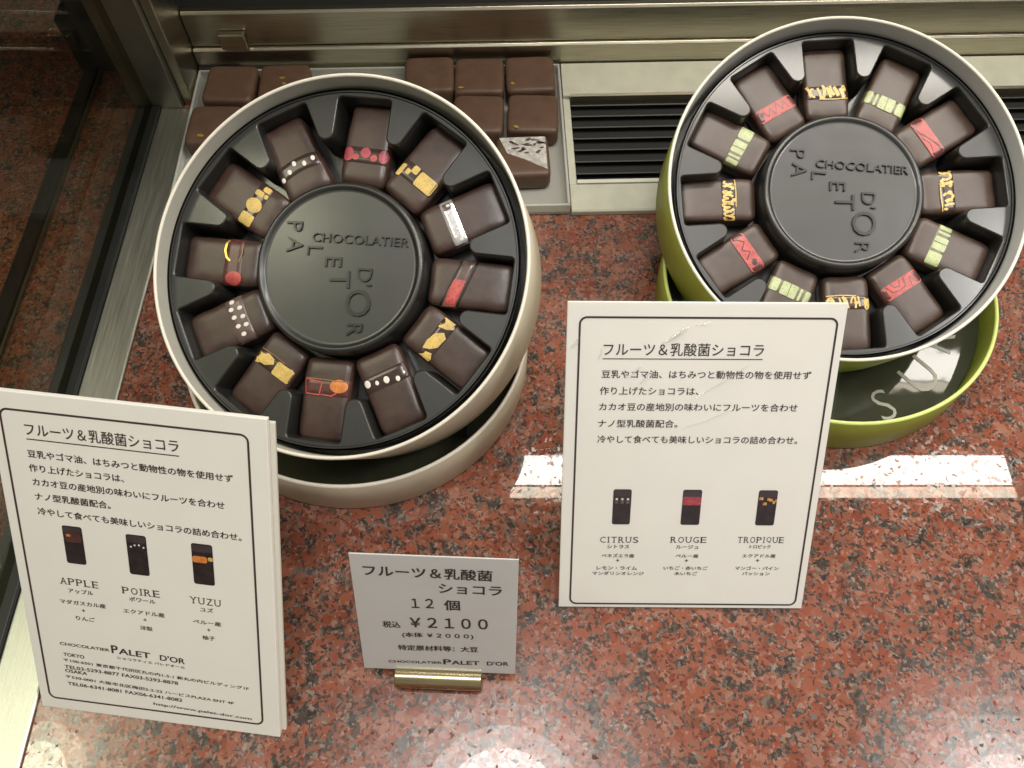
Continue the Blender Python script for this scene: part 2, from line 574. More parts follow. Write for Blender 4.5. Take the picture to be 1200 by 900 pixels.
for i in range(7):
    y = 0.3225 + i * 0.0088
    b = MB()
    b.extrude_x([(y, 0.0040), (y + 0.0004, 0.0043), (y + 0.0036, 0.0012), (y + 0.0032, 0.0009)], VX0 + 0.0042, VX1, M['slat'])
    b.extrude_x([(y - 0.0003, 0.0041), (y + 0.0002, 0.00445), (y + 0.0005, 0.0044), (y, 0.0040)], VX0 + 0.0042, VX1, M['slat'])
    b.build('slat', t)

# left side: steel sill strip, glass side panel
t = thing('sill_strip', 'brushed steel sill strip along the left edge of the granite', 'metal strip')
b = MB(); b.extrude_x([(-0.2046, 0.0002), (-0.2046, 0.0016), (-0.1866, 0.0016), (-0.1857, 0.0010), (-0.1857, 0.0002)], -0.45, 0.3718, M['steel_strip'])
b.v = [(y, x, z) for x, y, z in b.v]
b.f = [f[::-1] for f in b.f]
b.build('strip', t, bevel=0.0003)
t = thing('glass_side_panel', 'clear glass side of the display case set in black rubber seals', 'glass panel')
b = MB(); b.box((-0.2142, -0.45, 0.004), (-0.2092, 0.3715, 0.42), M['glass']); b.build('pane', t)
b = MB(); b.box((-0.2182, -0.45, 0.0003), (-0.2048, 0.3716, 0.0038), M['rubber']); b.build('rubber_seal', t, bevel=0.0006)
t = thing('outer_seal', 'black rubber seal strip on the granite beyond the glass side', 'seal')
b = MB(); b.box((-0.2570, -0.45, 0.0003), (-0.2490, 0.60, 0.0040), M['rubber']); b.build('seal', t, bevel=0.0006)
b = MB(); b.box((-0.2489, -0.45, 0.0003), (-0.2476, 0.60, 0.0022), M['steel_darkened']); b.build('metal_edge', t)

# ------------------------------------------------------------------ chocolates
CA, CB, CC, CE, CP = 0.0176, 0.0101, 0.0058, 6.5, 9.0


def pillow(a, b, c, e, nx=14, ny=10, nz=6):
    """rounded bar whose underside rests on z = 0"""
    vs, fs, idx = [], [], {}

    def vert(i, j, k):
        key = (i, j, k)
        if key not in idx:
            p = []
            for q, n in ((i, nx), (j, ny), (k, nz)):
                s = 2 * q / n - 1
                p.append(math.copysign(abs(s) ** 0.6, s))
            L = ((abs(p[0]) ** CP + abs(p[1]) ** CP) ** (e / CP) + abs(p[2]) ** e) ** (1 / e)
            idx[key] = len(vs)
            vs.append((a * p[0] / L, b * p[1] / L, c + c * p[2] / L))
        return idx[key]
    for k, s in ((0, 0), (nz, 1)):
        for i in range(nx):
            for j in range(ny):
                f = [vert(i, j, k), vert(i + 1, j, k), vert(i + 1, j + 1, k), vert(i, j + 1, k)]
                fs.append(f if s else f[::-1])
    for j, s in ((0, 0), (ny, 1)):
        for i in range(nx):
            for k in range(nz):
                f = [vert(i, j, k), vert(i + 1, j, k), vert(i + 1, j, k + 1), vert(i, j, k + 1)]
                fs.append(f[::-1] if s else f)
    for i, s in ((0, 0), (nx, 1)):
        for j in range(ny):
            for k in range(nz):
                f = [vert(i, j, k), vert(i, j + 1, k), vert(i, j + 1, k + 1), vert(i, j, k + 1)]
                fs.append(f if s else f[::-1])
    return vs, fs


def topz(x, y):
    q = 1 - (abs(x / CA) ** CP + abs(y / CB) ** CP) ** (CE / CP)
    return CC + CC * (max(q, 0.0) ** (1 / CE))


BX = -0.0048       # the band sits towards the inner end of the bar


class Deco:
    """patches of colour laid on the bar; coordinates in mm, s across the bar, t along it from the band's middle"""

    def __init__(self, flip=False):
        self.mb = MB()
        self.k = -1 if flip else 1

    def P(self, s, t, lift):
        t *= 1.22
        s *= self.k
        x, y = BX + t / 1000, max(-CB * 0.985, min(CB * 0.985, s * CB / 0.0106 / 1000))
        return (x, y, topz(x, y) + lift)

    def shape(self, pts, m, lift=0.00042, rings=4):
        n = len(pts)
        cx = sum(p[0] for p in pts) / n
        cy = sum(p[1] for p in pts) / n
        vs = [self.P(cx, cy, lift)]
        fs = []
        for r in range(1, rings + 1):
            q = r / rings
            for p in pts:
                vs.append(self.P(cx + (p[0] - cx) * q, cy + (p[1] - cy) * q, lift if r < rings else lift - 0.00006))
        for k in range(n):
            fs.append((0, 1 + k, 1 + (k + 1) % n))
        for r in range(rings - 1):
            for k in range(n):
                a, b = 1 + r * n + k, 1 + r * n + (k + 1) % n
                fs.append((a, a + n, b + n, b))
        self.mb.add(vs, fs, m)

    def oval(self, s, t, a, b, m, lift=0.00042, rot=0, n=20):
        ca, sa = math.cos(rad(rot)), math.sin(rad(rot))
        self.shape([(s + a * math.cos(k * 2 * math.pi / n) * ca - b * math.sin(k * 2 * math.pi / n) * sa,
                     t + a * math.cos(k * 2 * math.pi / n) * sa + b * math.sin(k * 2 * math.pi / n) * ca) for k in range(n)], m, lift)

    def rect(self, s0, t0, s1, t1, m, r=0.8, lift=0.00042, sk=0.0):
        r = min(r, abs(s1 - s0) * 0.45, abs(t1 - t0) * 0.45)
        pts = rrect(min(s0, s1), min(t0, t1), max(s0, s1), max(t0, t1), r)
        dense = []
        for i in range(len(pts)):
            p, q = pts[i], pts[(i + 1) % len(pts)]
            d = math.hypot(q[0] - p[0], q[1] - p[1])
            k = max(1, int(d / 0.8))
            dense += [(p[0] + (q[0] - p[0]) * j / k, p[1] + (q[1] - p[1]) * j / k) for j in range(k)]
        self.shape([(s, t + s * sk) for s, t in dense], m, lift)

    def line(self, pts, wd, m, lift=0.00050):
        fine = []
        for i in range(len(pts) - 1):
            p, q = pts[i], pts[i + 1]
            k = max(1, int(math.hypot(q[0] - p[0], q[1] - p[1]) / 0.5))
            fine += [(p[0] + (q[0] - p[0]) * j / k, p[1] + (q[1] - p[1]) * j / k) for j in range(k)]
        fine.append(pts[-1])
        vs, fs = [], []
        for i, p in enumerate(fine):
            a, b = fine[max(0, i - 1)], fine[min(len(fine) - 1, i + 1)]
            dx, dy = b[0] - a[0], b[1] - a[1]
            L = math.hypot(dx, dy) or 1
            nx, ny = -dy / L * wd / 2, dx / L * wd / 2
            vs += [self.P(p[0] + nx, p[1] + ny, lift), self.P(p[0] - nx, p[1] - ny, lift)]
        for i in range(len(fine) - 1):
            fs.append((2 * i, 2 * i + 1, 2 * i + 3, 2 * i + 2))
        self.mb.add(vs, fs, m)


def band_mesh(w0, arc=0.0, m=None, raise_=0.00035, sk=0.0):
    """the slightly raised glossy strip that crosses the bar"""
    mb = MB()
    ns, ntt = 26, 6
    vs, fs = [], []
    for i in range(ns + 1):
        s = -1 + 2 * i / ns
        for j in range(ntt + 1):
            q = -1 + 2 * j / ntt
            t = 1.22 * (q * w0 + arc * (1 - s * s) + sk * s * 10)
            x, y = BX + t / 1000, s * CB * 0.992
            lift = raise_ if abs(q) < 0.99 else -0.0002
            if i in (0, ns):
                lift = min(lift, 0.0001)
            yy = y + math.copysign(0.00012, y) if i in (0, ns) else y
            vs.append((x, yy, topz(x, y) + lift))
    for i in range(ns):
        for j in range(ntt):
            a = i * (ntt + 1) + j
            fs.append((a, a + 1, a + ntt + 2, a + ntt + 1))
    mb.add(vs, [f[::-1] for f in fs], m or M['band'])
    return mb


def dot_positions(kind):
    if kind == 'arc5':
        return [(-8.6, -1.4), (-4.6, 0.2), (-1.2, 2.2), (3.0, 0.6), (7.4, 0.9)]
    if kind == 'row':
        return [(-8.0, -0.6), (-3.9, 0.3), (0.4, 0.6), (5.2, 1.8), (8.6, 0.6)]
    return [(-8.4, 0.5), (-5.2, 1.6), (-4.6, -1.6), (-1.4, 1.5), (-0.4, -1.6), (3.0, 1.2), (3.6, -1.7), (7.2, 0.3)]


def deco(kind):
    """returns (band mesh, pattern mesh)"""
    d = Deco(kind in ('red_dot_arc', 'orange_oval', 'yellow_half', 'yellow_trio', 'dots_arc'))
    y, r = M['yellow'], M['red']
    bm_ = band_mesh(3.0)
    if kind == 'red_ovals':
        bm_ = band_mesh(3.2)
        d.oval(-8.2, 0.2, 2.2, 2.4, M['pink']); d.oval(0.2, 0.9, 2.3, 1.9, M['pink']); d.oval(8.0, 0.0, 2.4, 2.5, M['pink'])
        d.oval(-3.8, -0.6, 1.6, 1.3, M['red']); d.oval(4.4, -0.8, 1.5, 1.1, M['red'])
    elif kind == 'yellow_block':
        bm_ = band_mesh(3.4)
        d.rect(-9.6, -2.7, 0.0, 2.7, y, 1.0); d.rect(1.0, 0.2, 4.2, 3.0, y, 0.7); d.rect(4.0, -1.4, 6.2, 0.6, y, 0.4)
        d.rect(7.2, -2.0, 9.4, 2.8, y, 0.6, sk=-0.2)
    elif kind == 'silver':
        bm_ = band_mesh(2.6, m=M['silver'], raise_=0.0005)
        for s, t in ((7.5, 0.4), (-8.6, 0.6), (-6.6, -1.0), (-3.8, 0.8)):
            d.oval(s, t, 0.65, 0.65, M['white'], 0.0007)
        d.rect(5.6, -1.6, 8.8, 1.2, M['mauve'], 0.4, 0.0006)
    elif kind == 'pink_strip':
        bm_ = band_mesh(2.8, sk=0.28, m=M['mauve'])
        d.shape([(-10.2, -4.8), (-10.2, -0.4), (-4, 1.2), (1.2, 2.4), (1.6, -1.6), (-4, -3.4)], r, 0.00055)
        d.line([(-10.2, 0.2), (10, 5.6)], 0.5, M['emboss'], 0.0006)
        d.line([(-10.2, -5.3), (10, 0.2)], 0.5, M['emboss'], 0.0006)
    elif kind == 'yellow_leaf':
        d.shape([(-9.6, -2.0), (-7.0, -0.6), (-6.2, 1.6), (-8.4, 2.6), (-9.8, 2.2)], y)
        d.shape([(-6.6, -2.2), (-3.0, -2.6), (1.6, -1.8), (4.0, 0.6), (2.4, 2.4), (-2.6, 2.0), (-5.2, 0.2)], y)
        d.shape([(4.6, -2.4), (9.6, -2.4), (9.8, 2.0), (7.4, 2.6), (5.6, 0.6)], y)
    elif kind == 'dots_row':
        bm_ = band_mesh(3.2)
        for i, (s, t) in enumerate(dot_positions('row')):
            q = (1.35, 0.8, 1.25, 0.95, 0.5)[i]
            d.oval(s, t, q, q, M['white'], 0.0005)
    elif kind == 'dots_arc':
        bm_ = band_mesh(3.0, arc=1.2)
        for s, t in dot_positions('arc5'):
            d.oval(s, t, 0.95, 0.95, M['white'], 0.0005)
    elif kind == 'dots_band':
        bm_ = band_mesh(3.6, m=M['mauve'])
        for s, t in dot_positions('band'):
            d.oval(s, t, 0.95, 0.95, M['white'], 0.0005)
    elif kind == 'orange_oval':
        bm_ = band_mesh(3.2, m=M['maroon'])
        d.oval(-5.6, -0.9, 4.0, 2.3, M['orange'], 0.0005)
        d.line([(9.6, -2.6), (8.6, 2.4), (2.6, 2.6), (2.0, -1.8), (9.4, -2.6)], 0.5, M['red'])
        d.line([(2.0, 2.4), (-3.0, 2.6), (-5.0, 1.4)], 0.5, M['red'])
        d.line([(-9.6, -2.6), (9.8, -2.9)], 0.4, M['tan'])
    elif kind == 'yellow_half':
        d.rect(-9.8, -2.4, -0.6, 2.6, y, 0.8)
        d.shape([(0.4, -0.4), (1.6, -2.0), (5.0, -2.6), (9.0, -1.6), (9.8, 1.0), (8.6, 2.6), (4.0, 1.6)], y)
        d.line([(9.6, -2.9), (2.0, -3.2), (-4.0, -2.9)], 0.35, M['tan'])
    elif kind == 'red_dot_arc':
        bm_ = band_mesh(3.6, m=M['maroon'])
        d.oval(-7.4, -1.0, 3.1, 3.0, r, 0.0005)
        d.line([(9.4, 2.2), (8.0, 3.0), (4.6, 3.3), (1.6, 2.4), (0.2, 1.0)], 0.8, M['gold'])
        d.line([(9.0, -2.9), (4.0, -3.2), (0.0, -2.2)], 0.4, M['tan'])
    elif kind == 'yellow_trio':
        d.rect(-9.6, -2.6, -4.4, 2.6, y, 0.8); d.oval(-0.2, 0.3, 3.2, 3.1, y); d.rect(4.2, -0.8, 6.8, 2.6, y, 0.8)
        d.rect(7.2, -2.4, 9.7, 0.6, y, 0.8); d.rect(4.6, -2.7, 6.6, -1.2, y, 0.6)
    elif kind.startswith('squiggle'):
        sd = int(kind[-1])
        rr = random.Random(sd)
        bm_ = band_mesh(2.9)
        s = -9.4
        while s < 9.0:
            typ = rr.random()
            w_ = rr.uniform(0.8, 1.5)
            if typ < 0.55:      # a looping stroke
                pts = []
                a0, dr = rr.uniform(0, 6.28), rr.choice((-1, 1))
                cx, ra, rb = s + 1.0, rr.uniform(0.7, 1.5), rr.uniform(1.5, 2.4)
                for k in range(9):
                    a = a0 + dr * k * rr.uniform(0.42, 0.62)
                    pts.append((cx + ra * math.cos(a) + 0.12 * k, rb * math.sin(a)))
                d.line(pts, w_, y)
            elif typ < 0.85:    # a slanting stroke with a kink
                d.line([(s, rr.uniform(-2.6, -1.2)), (s + rr.uniform(0.2, 1.3), rr.uniform(-0.6, 0.8)), (s + rr.uniform(0.6, 2.0), rr.uniform(1.4, 2.6))], w_, y)
            else:
                d.oval(s + 0.8, rr.uniform(-1.4, 1.4), rr.uniform(0.6, 1.1), rr.uniform(0.5, 0.9), y)
            s += rr.uniform(1.5, 2.6)
        d.line([(-9.6, -2.5), (-3.0, -2.8), (4.0, -2.6)], 0.4, y)
    elif kind.startswith('green'):
        v = int(kind[-1])
        bm_ = band_mesh(3.0, m=M['olive'])
        g_ = M['palegreen']
        if v % 2:
            d.rect(-9.8, -2.5, -5.6, 2.5, g_, 0.9); d.rect(-4.4, -2.6, 3.2, 2.6, g_, 0.5)
            d.rect(4.4, -2.4, 5.6, 2.4, g_, 0.4); d.rect(7.0, -2.5, 9.8, 2.5, g_, 1.0)
            d.line([(-0.6, -2.6), (-0.4, 2.6)], 0.3, M['olive'], 0.0006)
        else:
            d.rect(-9.8, -2.6, -3.8, 2.6, g_, 0.6); d.rect(-2.4, -2.4, 4.0, 2.6, g_, 0.6)
            d.rect(5.4, -2.2, 6.6, 2.4, g_, 0.4); d.rect(7.6, -2.4, 9.7, 2.2, g_, 0.5)
            d.line([(1.0, -2.4), (1.2, 2.6)], 0.3, M['olive'], 0.0006)
    elif kind.startswith('swirl'):
        v = int(kind[-1])
        bm_ = band_mesh(3.0, m=M['maroon'])
        d.rect(-9.8, -2.7, 9.8, 2.7, r, 1.6)
        q = M['maroon']
        if v == 1:
            d.line([(-6, -2.0), (-5, 1.6), (-3, -1.2), (-1.4, 2.0), (1, -1.6), (2.6, 1.6), (4.6, -1.4), (6.4, 1.4)], 0.45, q)
            d.oval(7.4, 0.6, 0.8, 0.8, q, 0.0005)
        elif v == 2:
            d.line([(-9, 2.2), (-4, 1.0), (0, -0.2), (3, -1.6), (8, -2.4)], 0.6, q)
            d.line([(-7, -1.4), (-3, -0.6), (1, -2.2)], 0.35, q)
        elif v == 3:
            d.line([(-7, -2.4), (-5.6, 0.6), (-2.0, 1.4), (1.4, 0.8), (2.6, -2.4)], 0.45, q)
            d.line([(-4.4, -2.4), (-3.4, -0.6), (-1.0, -0.2), (0.2, -2.4)], 0.45, q)
            d.line([(4.0, 2.4), (5.6, -1.6), (7.0, 1.8), (8.6, -1.2)], 0.45, q)
        else:
            d.line([(-8, 1.2), (-5, -1.2), (-2, 1.4), (0.4, -1.0), (3, 1.8)], 0.45, q)
            d.oval(5.6, -0.2, 1.6, 1.2, q, 0.0005)
    return bm_, d.mb


PIL = {}
for nm in ('choc', 'choc_b'):
    PIL[nm] = []
    for q in range(5):
        vs, fs = pillow(CA, CB, CC, CE)
        off = Vector((q * 3.7, 1.3 * q, 5.1))
        for i_, v in enumerate(vs):
            if v[2] > CC * 0.3:
                d_ = 0.00040 * noise.noise_vector(Vector(v) * 170 + off)
                vs[i_] = (v[0] + d_.x, v[1] + d_.y, v[2] + 0.3 * d_.z)
        me = bpy.data.meshes.new('bar')
        me.from_pydata(vs, [], fs)
        me.materials.append(M[nm])
        me.polygons.foreach_set('use_smooth', [True] * len(fs))
        PIL[nm].append(me)
NB = [0]


def bar(kind, label, matrix, group, mat='choc'):
    t = thing('chocolate', label, 'chocolate', mat=matrix, group=group)
    NB[0] += 1
    o = bpy.data.objects.new('body', PIL[mat][NB[0] * 3 % 5])
    COL.objects.link(o)
    o.parent = t
    b_, p_ = deco(kind)
    bo = b_.build('band', t, smooth=50)
    po = p_.build('pattern', bo, smooth=50)
    return t


# ------------------------------------------------------------------ round boxes
RB = 0.078
HB = 0.037


def round_box(center, n, name, label, outer, inner, edge):
    n = Vector(n).normalized()
    xa = Vector((1, 0, 0))
    ya = n.cross(xa).normalized()
    xa = ya.cross(n).normalized()
    mt = Matrix(((xa.x, ya.x, n.x, center[0]), (xa.y, ya.y, n.y, center[1]), (xa.z, ya.z, n.z, center[2]), (0, 0, 0, 1)))
    base = mt @ Matrix.Translation((0, 0, -HB))
    t = thing(name, label, 'box', mat=base)
    b = MB()
    b.lathe([(RB - 0.0006, 0.0, outer), (RB, 0.0006, outer), (RB, HB - 0.0006, edge), (RB - 0.0004, HB, edge), (RB - 0.0011, HB, edge),
             (RB - 0.0015, HB - 0.0006, inner), (RB - 0.0015, 0.0016, inner)], outer, 160)
    b.build('wall', t, smooth=60)
    b = MB()
    b.disc(RB - 0.0006, 0.0, outer); b.disc(RB - 0.0015, HB + Z_FLOOR - 0.0008, inner)
    b.build('base', t)
    return mt


Z_TOP, Z_FLOOR = -0.0090, -0.0272


def insert_tray(mt, offset_deg, label):
    """black plastic tray: twelve slots round a raised medallion"""
    t = thing('insert_tray', label, 'tray', mat=mt @ Matrix.Translation((0, 0, Z_FLOOR - 0.0006)))
    dz = -(Z_FLOOR - 0.0006)
    pl = M['plastic']
    ro, rs, hw, rho = 0.0731, 0.0718, 0.0120, 0.0030
    half = rad(15)
    er = Vector((math.cos(half), math.sin(half)))
    el = Vector((-math.sin(half), math.cos(half)))
    upper = []          # slot edge of a web on the +15 degree side, from the slot's middle to the tip
    upper.append(er * rs)
    rc = 0.0020
    upper.append(er * rs - el * (hw - rc) * 0.5)
    for k in range(6):
        a = rad(90 * k / 5)
        upper.append(er * (rs - rc + rc * math.cos(a)) - el * (hw - rc + rc * math.sin(a)))
    apex = hw / math.sin(half)
    cen = Vector((apex + rho / math.sin(half), 0))
    side_end = er * ((cen - Vector((0, 0))).dot(er)) - el * hw
    st = upper[-1]
    for k in range(1, 6):
        upper.append(st.lerp(side_end, k / 5))
    for k in range(1, 7):
        a = rad(105) + rad(75) * k / 6
        upper.append(cen + rho * Vector((math.cos(a), math.sin(a))))
    lower = [Vector((p.x, -p.y)) for p in reversed(upper[:-1])]
    edge = upper + lower                    # slot boundary, from +15 round the tip to -15
    nrm = []
    for i, p in enumerate(edge):
        a, b = edge[max(0, i - 1)], edge[min(len(edge) - 1, i + 1)]
        d = (b - a).normalized()
        nrm.append(Vector((d.y, -d.x)) * -1)
    # make normals point out of the web (towards the slot)
    if (nrm[len(nrm) // 2]).x > 0:
        nrm = [-q for q in nrm]
    arc = [Vector((math.cos(a), math.sin(a))) * ro for a in [half * (-1 + 2 * k / 10) for k in range(11)]]
    b = MB()
    rs_ = random.Random(5)
    for s in range(12):
        A = rad(offset_deg + 15 + 30 * s)
        R2 = Matrix.Rotation(A, 2)
        poly = [R2 @ p for p in edge] + [R2 @ p for p in arc]
        tri = tessellate_polygon([[Vector((p.x, p.y, 0)) for p in poly]])
        top = [(p.x, p.y, Z_TOP + dz) for p in poly]
        b.add(top, [f if (poly[f[1]] - poly[f[0]]).cross(poly[f[2]] - poly[f[0]]) > 0 else f[::-1] for f in tri], pl)
        ne = len(edge)
        rows = [(0.0, 0.0), (0.00025, -0.0001), (0.0006, -0.0005), (0.0007, -0.0010), (0.0016, Z_FLOOR - Z_TOP)]
        vs, fs = [], []
        for off, zz in rows:
            for p, q in zip(edge, nrm):
                w_ = R2 @ (p + q * off)
                vs.append((w_.x, w_.y, Z_TOP + dz + zz))
        for r_ in range(len(rows) - 1):
            for i in range(ne - 1):
                fs.append((r_ * ne + i, r_ * ne + i + 1, (r_ + 1) * ne + i + 1, (r_ + 1) * ne + i))
        b.add(vs, fs, pl)
    # outer lip and groove, floor
    b.lathe([(ro, Z_TOP + dz), (ro + 0.0003, Z_TOP + dz + 0.0006), (ro + 0.0008, Z_TOP + dz + 0.0006), (ro + 0.0011, Z_TOP + dz - 0.0004),
             (ro + 0.0014, Z_TOP + dz - 0.002), (0.0746, Z_TOP + dz - 0.0022), (0.0747, Z_TOP + dz + 0.0008)], pl, 160)
    b.disc(0.0747, 0.0, pl)
    b.disc(0.0740, 0.0003, pl)
    b.build('slotted_sheet', t, smooth=55)
    m_ = MB()
    rm = 0.0352
    mz = -Z_FLOOR - 0.0252 + 0.0022
    m_.lathe([(r0_, z0_ + (mz if z0_ > 0.001 else 0)) for r0_, z0_ in [(rm + 0.0009, 0.0004), (rm + 0.0004, 0.0138), (rm - 0.0002, 0.0149), (rm - 0.0012, 0.0154), (rm - 0.0022, 0.0150), (rm - 0.0027, 0.0143),
              (rm - 0.0031, 0.0141), (rm - 0.0040, 0.01408), (0.020, 0.01412), (0.010, 0.01413), (0.0004, 0.01413)]], pl, 128)
    mo = m_.build('medallion', t, smooth=60)
    # embossed lettering
    e = MB()

    def letter(ch, cx, cy, hgt, ang, wid=None):
        vs, fs, (x0, x1, y0, y1) = glyphs(ch, 0.0)
        sy = hgt * rm / (y1 - y0)
        sx = wid * rm / (x1 - x0) if wid else sy
        ca, sa = math.cos(rad(ang)), math.sin(rad(ang))
        ring = []
        for lv in (0.0138 + mz, 0.01500 + mz):
            for x, y, z in vs:
                px, py = (x - (x0 + x1) / 2) * sx, (y - (y0 + y1) / 2) * sy
                ring.append((cx * rm + px * ca - py * sa, cy * rm + px * sa + py * ca, lv))
        nn = len(vs)
        cnt = {}
        for f in fs:
            for i in range(len(f)):
                a_, b_ = f[i], f[(i + 1) % len(f)]
                cnt[(a_, b_)] = 1
        sides = [(a_, b_, b_ + nn, a_ + nn) for (a_, b_) in cnt if (b_, a_) not in cnt]
        e.add(ring, [tuple(i + nn for i in f) for f in fs] + sides, M['emboss'])
    letter('CHOCOLATIER', 0.25, 0.31, 0.105, -5.5, 1.16)
    for ch, cx, cy, hg, a_ in (('P', -0.55, 0.50, 0.19, -93), ('A', -0.54, 0.28, 0.19, -97), ('L', -0.30, 0.20, 0.18, -96), ('E', -0.07, 0.06, 0.20, -94),
                               ('T', 0.01, -0.15, 0.24, -92), ("D'", 0.31, -0.13, 0.18, -95), ('O', 0.235, -0.43, 0.30, -90), ('R', 0.20, -0.74, 0.18, -93)):
        letter(ch, cx, cy, hg, a_)
    e.build('lettering', mo, smooth=30)
    return t


def lid(center, name, label, outer, edge, under=None):
    t = thing(name, label, 'lid', loc=(center[0], center[1], 0.0003))
    R_, H_ = 0.0784, 0.025
    b = MB()
    b.lathe([(R_ - 0.0008, 0.0, outer), (R_, 0.0008, outer), (R_, H_ - 0.0008, edge), (R_ - 0.0005, H_, edge), (R_ - 0.0013, H_, edge),
             (R_ - 0.0018, H_ - 0.0008, outer), (R_ - 0.0018, 0.0016, outer)], outer, 160)
    b.build('wall', t, smooth=60)
    b = MB(); b.disc(R_ - 0.0008, 0, outer); b.disc(R_ - 0.0018, 0.0016, outer); b.build('base', t)
    # wedge that carries the tilted box
    mt = under
    inv = Matrix.Translation((-center[0], -center[1], -0.0003)) @ mt
    w_ = MB()
    qs = [(-0.045, -0.062), (0.045, -0.062), (0.045, 0.05), (-0.045, 0.05)]
    tp = [inv @ Vector((x, y, -HB - 0.0004)) for x, y in qs]
    zb = 0.0018
    bt = [Vector((p.x, p.y, zb)) for p in tp]
    vs = [tuple(p) for p in bt + tp]
    w_.add(vs, [(0, 3, 2, 1), (4, 5, 6, 7), (0, 1, 5, 4), (1, 2, 6, 5), (2, 3, 7, 6), (3, 0, 4, 7)], M['plastic'])
    w_.build('support_wedge', t)
    return t


NL = (-0.1382, -0.4096, 0.9018)
NR = (-0.0298, -0.3770, 0.9257)
CL = (-0.0701, 0.1988, 0.0806)
CR = (0.1461, 0.2476, 0.0726)
HB = 0.0412
mtL = round_box(CL, NL, 'round_box', 'cream round box tilted on its lid, holding twelve decorated chocolates', M['cream'], M['cream_in'], M['cream_edge'])
lc = lid((-0.0710, 0.2039), 'box_lid', 'cream round lid lying open side up under the cream box', M['cream'], M['cream_edge'], under=mtL)
HB = 0.037
mtR = round_box(CR, NR, 'round_box', 'green round box tilted on its lid, holding twelve decorated chocolates', M['green'], M['green_in'], M['rim_white'])
lg = lid((0.1507, 0.2329), 'box_lid', 'green round lid lying open side up under the green box', M['green'], M['green_edge'], under=mtR)
# glossy dark panel with letters inside the green lid
pp = MB()
pp.disc(0.0762, 0.0, M['plastic_in'])
po = pp.build('inner_panel', lg, loc=(0, 0, 0.0115))
po.rotation_euler = (rad(6.4), 0, 0)
pp = MB()
pp.disc(0.0762, 0.0, M['plastic_in'])
po2 = pp.build('inner_panel', lc, loc=(0, 0, 0.0085))
po2.rotation_euler = (rad(2.5), 0, 0)
e = MB()
for ch, ang, rr_, hh in (('S', 290, 0.0625, 0.0150), ('U', 313, 0.0600, 0.0165), ('R', 335, 0.0585, 0.0150)):
    vs, fs, (x0, x1, y0, y1) = glyphs(ch, -0.012)
    s_ = hh / (y1 - y0)
    a = rad(ang)
    ca, sa = math.cos(a + math.pi / 2), math.sin(a + math.pi / 2)
    e.add([(rr_ * math.cos(a) + (x - (x0 + x1) / 2) * s_ * ca - (y - (y0 + y1) / 2) * s_ * sa,
            rr_ * math.sin(a) + (x - (x0 + x1) / 2) * s_ * sa + (y - (y0 + y1) / 2) * s_ * ca, 0.0002) for x, y, z in vs], fs, M['lettering'])
e.build('lettering', po)

inL = mtL @ Matrix.Translation((-0.0017, 0.0004, 0))
inR = mtR @ Matrix.Translation((0.0012, 0.0002, 0))
insert_tray(inL, 90 - 8, 'black plastic slotted tray fitted inside the cream box')
insert_tray(inR, 90 + 3, 'black plastic slotted tray fitted inside the green box')

LEFT = [
    (10, 'red_ovals', 'dark chocolate with pink and red ovals across it, at the top of the cream box'),
    (39, 'yellow_block', 'dark chocolate with a big yellow block and small yellow bits beside it'),
    (68, 'silver', 'dark chocolate crossed by a shiny silver white strip'),
    (98, 'pink_strip', 'dark chocolate crossed by a slanting strip, half red and half pale mauve'),
    (127, 'yellow_leaf', 'dark chocolate with leaf shaped yellow patches, just below the red slanting strip one'),
    (158, 'dots_row', 'dark chocolate with one short row of white dots near the bottom of the cream box'),
    (188, 'orange_oval', 'dark chocolate with an orange oval and thin red outlines'),
    (217, 'yellow_half', 'dark chocolate with a yellow rectangle and yellow half moon, lower left in the cream box'),
    (247, 'dots_band', 'dark chocolate with a pale mauve band of many white dots'),
    (276, 'red_dot_arc', 'dark chocolate with one red dot and a thin gold arc'),
    (306, 'yellow_trio', 'dark chocolate with rounded yellow squares and a yellow circle in a row'),
    (335, 'dots_arc', 'dark chocolate with five white dots on a curved band, upper left in the cream box'),
]
RIGHT = [
    (-3, 'squiggle1', 'dark chocolate with yellow squiggles, topmost in the green box'),
    (28, 'green1', 'dark chocolate with pale green blocks, right of the topmost one in the green box'),
    (57, 'swirl2', 'dark chocolate with a red band split by one curve, upper right in green box'),
    (88, 'squiggle2', 'dark chocolate with yellow squiggles at the far right of the green box'),
    (118, 'green2', 'dark chocolate with pale green blocks, lower right in the green box'),
    (148, 'swirl3', 'dark chocolate with red arched swirls, near the bottom right of the green box'),
    (178, 'squiggle3', 'dark chocolate with yellow squiggles at the bottom, half behind the sign corner'),
    (208, 'green3', 'dark chocolate with pale green blocks, cut off by the top edge of the sign'),
    (238, 'swirl4', 'dark chocolate with a red patterned band, lower left in the green box'),
    (269, 'squiggle4', 'dark chocolate with yellow squiggles at the far left of the green box'),
    (299, 'green4', 'dark chocolate with pale green blocks, upper left in the green box'),
    (328, 'swirl1', 'dark chocolate with a red zigzag band, left of the topmost in the green box'),
]
rj = random.Random(3)
for lst, mt, grp, mm in ((LEFT, inL, 'dark chocolates in the cream round box', 'choc'), (RIGHT, inR, 'dark chocolates in the green round box', 'choc_b')):
    for deg, kind, label in lst:
        a = rad(90 - deg)
        r_ = 0.0540 + rj.uniform(-0.0003, 0.0004)
        m4 = (mt @ Matrix.Translation((r_ * math.cos(a), r_ * math.sin(a), Z_FLOOR + 0.0001)) @ Matrix.Rotation(a + rad(rj.uniform(-2, 2)), 4, 'Z')
              @ Matrix.Diagonal((1 + rj.uniform(-0.02, 0.0), 1 + rj.uniform(-0.02, 0.02), 1 + rj.uniform(-0.06, 0.06), 1)))
        bar(kind, label, m4, grp, mm)

